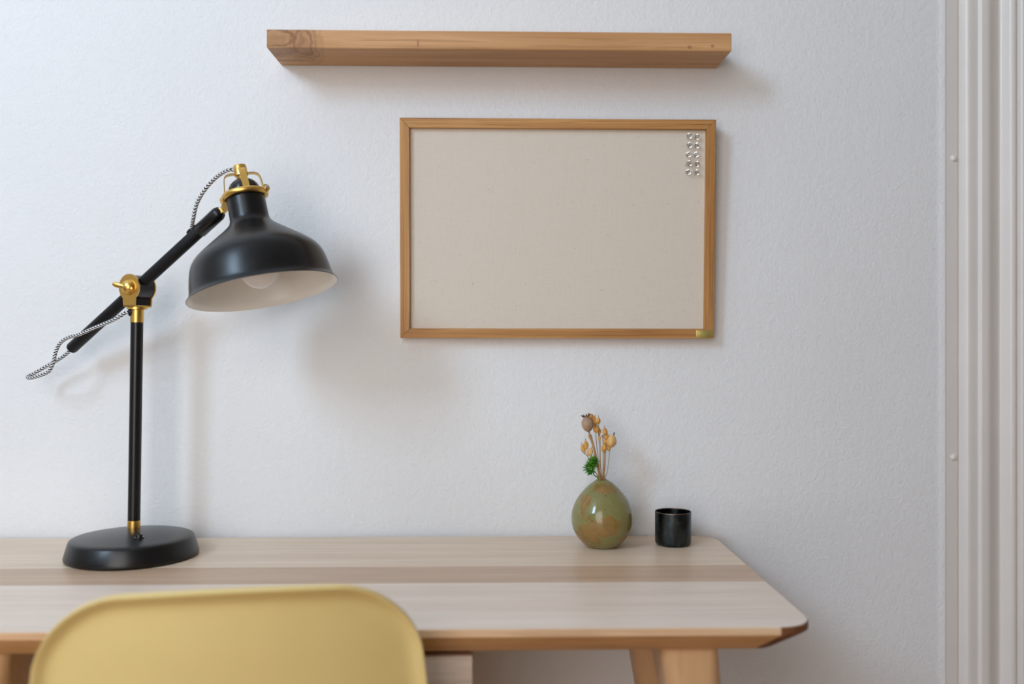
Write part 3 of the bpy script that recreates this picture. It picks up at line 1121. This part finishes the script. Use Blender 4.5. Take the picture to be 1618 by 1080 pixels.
def attach(th):
    """keep world placement of the thing's meshes under its Empty"""
    inv = Matrix.Translation(th.location).inverted()
    for c in th.children:
        c.matrix_parent_inverse = inv.copy()
    return th


r0, r1 = root(-0.0035, -0.002)
pc = P(928.2, 669.5, VYF - 0.010)
pj = P(931.8, 687, VYF - 0.010)
vstem('stem', pop, [r0, r1, P(943, 730, VYF - 0.006), P(938, 706, VYF - 0.009), pj], lambda t: 0.0019 + (0.0008 if t > 0.95 else 0.0), M['stem'])
vstem('pod_neck', pop, [pj, pj + (pc - pj) * 0.5], 0.0016, M['poppy'])
pax_ = (pc - pj).normalized()
bm = bmesh.new()
x, y, a = frame_of(pax_)
n = 36
rings = []
for t, q in ((-0.0125, 0.0016), (-0.0112, 0.0035), (-0.009, 0.0062), (-0.005, 0.0084), (0.0, 0.0092), (0.005, 0.0083), (0.0085, 0.0060), (0.0105, 0.0042), (0.0115, 0.0048), (0.0122, 0.0050), (0.0126, 0.0020)):
    rings.append([bm.verts.new(pc + a * t + (x * math.cos(2 * math.pi * k / n) + y * math.sin(2 * math.pi * k / n)) * q * (1 + 0.035 * math.cos(9 * 2 * math.pi * k / n))) for k in range(n)])
for A, B in zip(rings[:-1], rings[1:]):
    for k in range(n):
        bm.faces.new((A[k], A[(k + 1) % n], B[(k + 1) % n], B[k]))
bm.faces.new(rings[0])
bm.faces.new(rings[-1])
pod = obj('poppy_pod', bm, M['poppy'], pop, sharp=60)
bm = bmesh.new()
for k in range(9):
    an = 2 * math.pi * k / 9
    rad = x * math.cos(an) + y * math.sin(an)
    b0 = pc + a * 0.0118 + rad * 0.0035
    tube(bm, [b0, b0 + rad * 0.0022 + a * 0.0012, b0 + rad * 0.0036 + a * 0.0036], lambda t: 0.0009 * (1 - 0.45 * t), 6)
crown = obj('pod_crown', bm, M['tip'], pod)
attach(pop)

rngf = random.Random(11)


def spray(label, stems, pods, my, extra=None):
    """stems: pixel paths; pods: (u, v, depth offset, direction in the picture, length px, width px, papery, stem end index)"""
    th = tag(empty('dried_seed_stem', MOUTH), label, 'dried flower', 'dried stems in the vase')
    ends = []
    for path, rr, mt, (dx, dy) in stems:
        a0, a1 = root(dx, dy)
        pts = [a0, a1] + [P(u, v, VYF + o) for u, v, o in path]
        vstem('stem', th, pts, rr, M[mt])
        ends.append(pts[-1])
    s = 1.478 / FPX
    for u, v, o, ang, L, w, pap, e in pods:
        c = P(u, v, VYF + o)
        ax = Vector((math.cos(math.radians(ang)), rngf.uniform(-0.35, 0.25), math.sin(math.radians(ang)))).normalized()
        capsule(th, c, ax, L * s, w * s / 2, M['straw2'] if pap else M['straw'])
        foot = c - ax * L * s * 0.48
        if (foot - ends[e]).length > 0.0015:
            vstem('pedicel', th, [ends[e], (ends[e] + foot) / 2 + Vector((0, 0, -0.0008)), foot], 0.0006, M['stem'], 6)
    return attach(th)


# offsets o: minus is nearer the camera
spray('dried golden seed pods clustered on a straight stem behind the poppy head',
      [([(948.5, 735, 0.0), (948, 710, 0.0), (947.3, 690, 0.0), (945, 681, 0.0)], 0.0009, 'stem', (0.0005, 0.001)),
       ([(947, 740, 0.004), (943, 705, 0.004), (941.5, 687, 0.003)], 0.0006, 'stemg', (-0.001, 0.004))],
      [(933.5, 657.5, 0.003, 130, 10, 8.5, 0, 0), (938.2, 661.5, 0.002, 70, 9, 6.5, 0, 0), (944.8, 664.5, -0.002, 82, 12, 7.5, 0, 0), (939.8, 668, 0.0, 95, 9, 6, 0, 0), (942.5, 678, -0.003, 60, 11, 10, 0, 0),
       (946.8, 681, 0.001, 85, 9, 6, 0, 0), (947.3, 693, -0.001, 88, 11, 4, 0, 0), (940.5, 674.5, 0.003, 110, 10, 7, 1, 1)], 0)
spray('dried golden pods around a pale round papery pod on tall thin stems',
      [([(955.5, 730, 0.0), (955.8, 714, 0.0), (955.0, 707, 0.0)], 0.00125, 'stem', (0.003, 0.0)),
       ([(953.0, 735, 0.005), (953.3, 700, 0.005), (951, 687, 0.004)], 0.0006, 'stem', (0.002, 0.004)),
       ([(959.5, 745, -0.001), (963.2, 715, -0.001), (964.5, 706, -0.001)], 0.0006, 'stemg', (0.0048, 0.0005))],
      [(955.8, 681.5, 0.002, 96, 13, 8, 0, 1), (954.6, 707.5, -0.002, 80, 14, 8.5, 0, 0), (957.0, 697.5, 0.0, 60, 10, 8, 0, 0), (961.3, 707.0, 0.001, -75, 11, 7.5, 0, 2), (966.5, 696.5, -0.002, 75, 21, 15.5, 1, 2),
       (960.5, 690, 0.003, 110, 12, 8, 1, 1), (962.8, 700.5, -0.004, 40, 9, 8, 0, 2), (958.2, 690.5, -0.002, 70, 9, 6, 0, 1)], 0)
spray('low dried golden pods on a curved stem leaning beside the poppy stem',
      [([(935.0, 738, 0.002), (930.3, 723.5, 0.001), (926.5, 718.5, 0.0), (923.5, 716, 0.0)], 0.0007, 'stem', (-0.0045, 0.0025))],
      [(920.8, 708.2, -0.001, 103, 13, 6.5, 0, 0), (925.8, 702.8, 0.001, 92, 14, 8.5, 0, 0), (932.3, 713.8, -0.002, 65, 13, 10, 1, 0)], 0)

# green sprig: two rosettes of narrow pointed leaves
gr = tag(empty('green_sprig', MOUTH), 'bright green leafy sprig low among the dried stems in the vase', 'plant')
g0, g1 = root(-0.0060, -0.001)
gpts = [g0, g1, P(938.8, 750, VYF - 0.010), P(936, 741, VYF - 0.013), P(936.5, 730, VYF - 0.013)]
vstem('stem', gr, gpts, 0.0009, M['green'])


def leaf_mesh():
    bm = bmesh.new()
    L, W = 0.0090, 0.0018
    rows = [(0.0, 0.5), (0.35, 1.0), (0.7, 0.75), (1.0, 0.0)]
    prev = None
    for t, w in rows:
        lift = 0.0012 * t * t
        if w == 0:
            cur = [bm.verts.new((0, L * t, lift))]
        else:
            cur = [bm.verts.new((-W * w, L * t, lift + 0.0003)), bm.verts.new((0, L * t, lift - 0.0003)), bm.verts.new((W * w, L * t, lift + 0.0003)), bm.verts.new((0, L * t, lift + 0.0009))]
        if prev:
            if len(cur) == 4:
                for k in range(4):
                    bm.faces.new((prev[k], prev[(k + 1) % 4], cur[(k + 1) % 4], cur[k]))
            else:
                for k in range(4):
                    bm.faces.new((prev[k], prev[(k + 1) % 4], cur[0]))
        else:
            bm.faces.new(cur)
        prev = cur
    return bm


leaf0 = None
rl = random.Random(5)
for (u, v, o), rad, cnt in (((937.2, 728.5, -0.014), 0.0082, 62), ((931.8, 739.5, -0.016), 0.0092, 72), ((935.0, 734.5, -0.017), 0.0082, 40)):
    cpt = P(u, v, VYF + o)
    for k in range(cnt):
        zz = 1 - 2 * (k + 0.5) / cnt
        ph = k * 2.39996
        d = Vector((math.sqrt(1 - zz * zz) * math.cos(ph), math.sqrt(1 - zz * zz) * math.sin(ph), zz))
        d = (d + Vector((rl.uniform(-.15, .15), rl.uniform(-.15, .15), rl.uniform(-.05, .25)))).normalized()
        xx, yy, aa = frame_of(d)
        mt = Matrix((xx, d, xx.cross(d))).transposed().to_4x4()
        mt.translation = cpt + d * (rad - 0.0055)
        if leaf0 is None:
            leaf0 = obj('leaf', leaf_mesh(), M['green'], gr, sharp=60)
            leaf1 = leaf0.data.copy()
            leaf1.materials[0] = M['green_dark']
            lf = leaf0
        else:
            lf = leaf0.copy()
            if rl.random() < 0.4:
                lf.data = leaf1
            COL.objects.link(lf)
            lf.parent = gr
        lf.matrix_basis = mt @ Matrix.Scale(rl.uniform(0.75, 1.0), 4)
attach(gr)

# ------------------------------------------------------------------ chair
M['shell'] = plain('mustard_plastic', rgb('#e2c986'), 0.42, vary=0.015, scale=20)
M['beech'] = wood('chair_leg_beech', rgb('#c99f6c'), rgb('#ad8150'), 'z', 8.0, 1.0)
CRZ = math.radians(9.5)
ZT = 0.822
tc_ = P(366, 924, -0.640)
chair = empty('shell_chair', (tc_.x - 0.25 * math.sin(CRZ), tc_.y + 0.25 * math.cos(CRZ), 0), CRZ)
tag(chair, 'mustard yellow moulded plastic shell chair pushed up to the desk', 'chair')
# profile from the seat's front edge to the top of the back: (y forward, z, half width)
sp = [(0.215, 0.425, 0.185), (0.205, 0.442, 0.200), (0.15, 0.450, 0.215), (0.05, 0.440, 0.222), (-0.06, 0.432, 0.225), (-0.140, 0.440, 0.226), (-0.185, 0.475, 0.226), (-0.205, 0.53, 0.226), (-0.219, 0.60, 0.222),
      (-0.232, 0.67, 0.2135), (-0.240, 0.72, 0.2065), (-0.247, 0.77, 0.1995), (-0.252, ZT, 0.192)]
cv = catmull([Vector(p) for p in sp], 6)
tail = [p for p in cv if p.z > 0.72 and p.x < -0.2]
# finer rows near the top edge
fine = []
for i in range(len(cv) - 1):
    k = 4 if cv[i].y > 0.735 and cv[i].x < -0.2 else 1
    for j in range(k):
        fine.append(cv[i].lerp(cv[i + 1], j / k))
fine.append(cv[-1])
RC, CF = 0.072, 1.15
bm = bmesh.new()
lay = bm.verts.layers.float.new('edge')
svals = []
for k in range(41):
    q = -1 + 2 * k / 40
    svals.append(math.copysign(1 - (1 - abs(q)) ** 1.7, q) if q else 0.0)
grid = []
# arc length from the top for flange
for i, p in enumerate(fine):
    y, z, w = p.x, p.y, p.z
    isback = y < -0.18
    wz = w
    if z > ZT - RC and isback:
        dz = z - (ZT - RC)
        wz = w - RC * CF * (1 - math.sqrt(max(0.0, 1 - (dz / RC) ** 2)))
    up_t = min(1, max(0, (z - 0.43) / 0.12)) if y < 0 else 0.0
    row = []
    for s in svals:
        xx = s * wz * 0.94
        wing = 0.034 * (xx / 0.2) ** 2
        e_side = (1 - abs(s)) * wz / CF
        e_top = (ZT - z) if isback else 1.0
        if isback and z > ZT - RC:
            cxn, czn = max(0.0, abs(s) * wz - (w - RC * CF)) / CF, max(0.0, z - (ZT - RC))
            e = RC - math.hypot(cxn, czn)
        else:
            e = min(e_side, e_top)
        fl = 0.0105 * math.exp(-(max(0, e) / 0.0085) ** 1.6)
        if up_t > 0:
            vert = bm.verts.new((xx, y + wing * up_t - fl * up_t, z + wing * (1 - up_t) * 0.8 - fl * (1 - up_t) - 0.012 * (xx / 0.2) ** 2 * (1 if isback else 0)))
        else:
            vert = bm.verts.new((xx, y, z + wing * 0.5 - fl))
        row.append(vert)
    grid.append(row)
for A, B in zip(grid[:-1], grid[1:]):
    for k in range(len(A) - 1):
        bm.faces.new((A[k], A[k + 1], B[k + 1], B[k]))
bm.verts.layers.float.remove(lay)
bmesh.ops.recalc_face_normals(bm, faces=bm.faces[:])
sh = obj('shell', bm, M['shell'], chair, sharp=70)
so = sh.modifiers.new('thickness', 'SOLIDIFY')
so.thickness = 0.0065
so.offset = 0.0
bv = sh.modifiers.new('soft_edge', 'BEVEL')
bv.width = 0.0026
bv.segments = 3
bv.limit_method = 'ANGLE'
bv.angle_limit = math.radians(50)
for sx in (-1, 1):
    for sy in (-1, 1):
        bm = bmesh.new()
        t = Vector((sx * 0.13, 0.02 + sy * 0.12, 0.434))
        f_ = Vector((sx * 0.20, 0.02 + sy * 0.205, 0.0))
        tube(bm, [t, t.lerp(f_, 0.5), f_], lambda q: 0.0165 - 0.006 * q, 20)
        obj('leg', bm, M['beech'], chair)
bm = bmesh.new()
add_box(bm, (-0.14, -0.11, 0.415), (0.14, 0.15, 0.434), 0.004)
obj('seat_mount', bm, M['blackmatt'], chair)
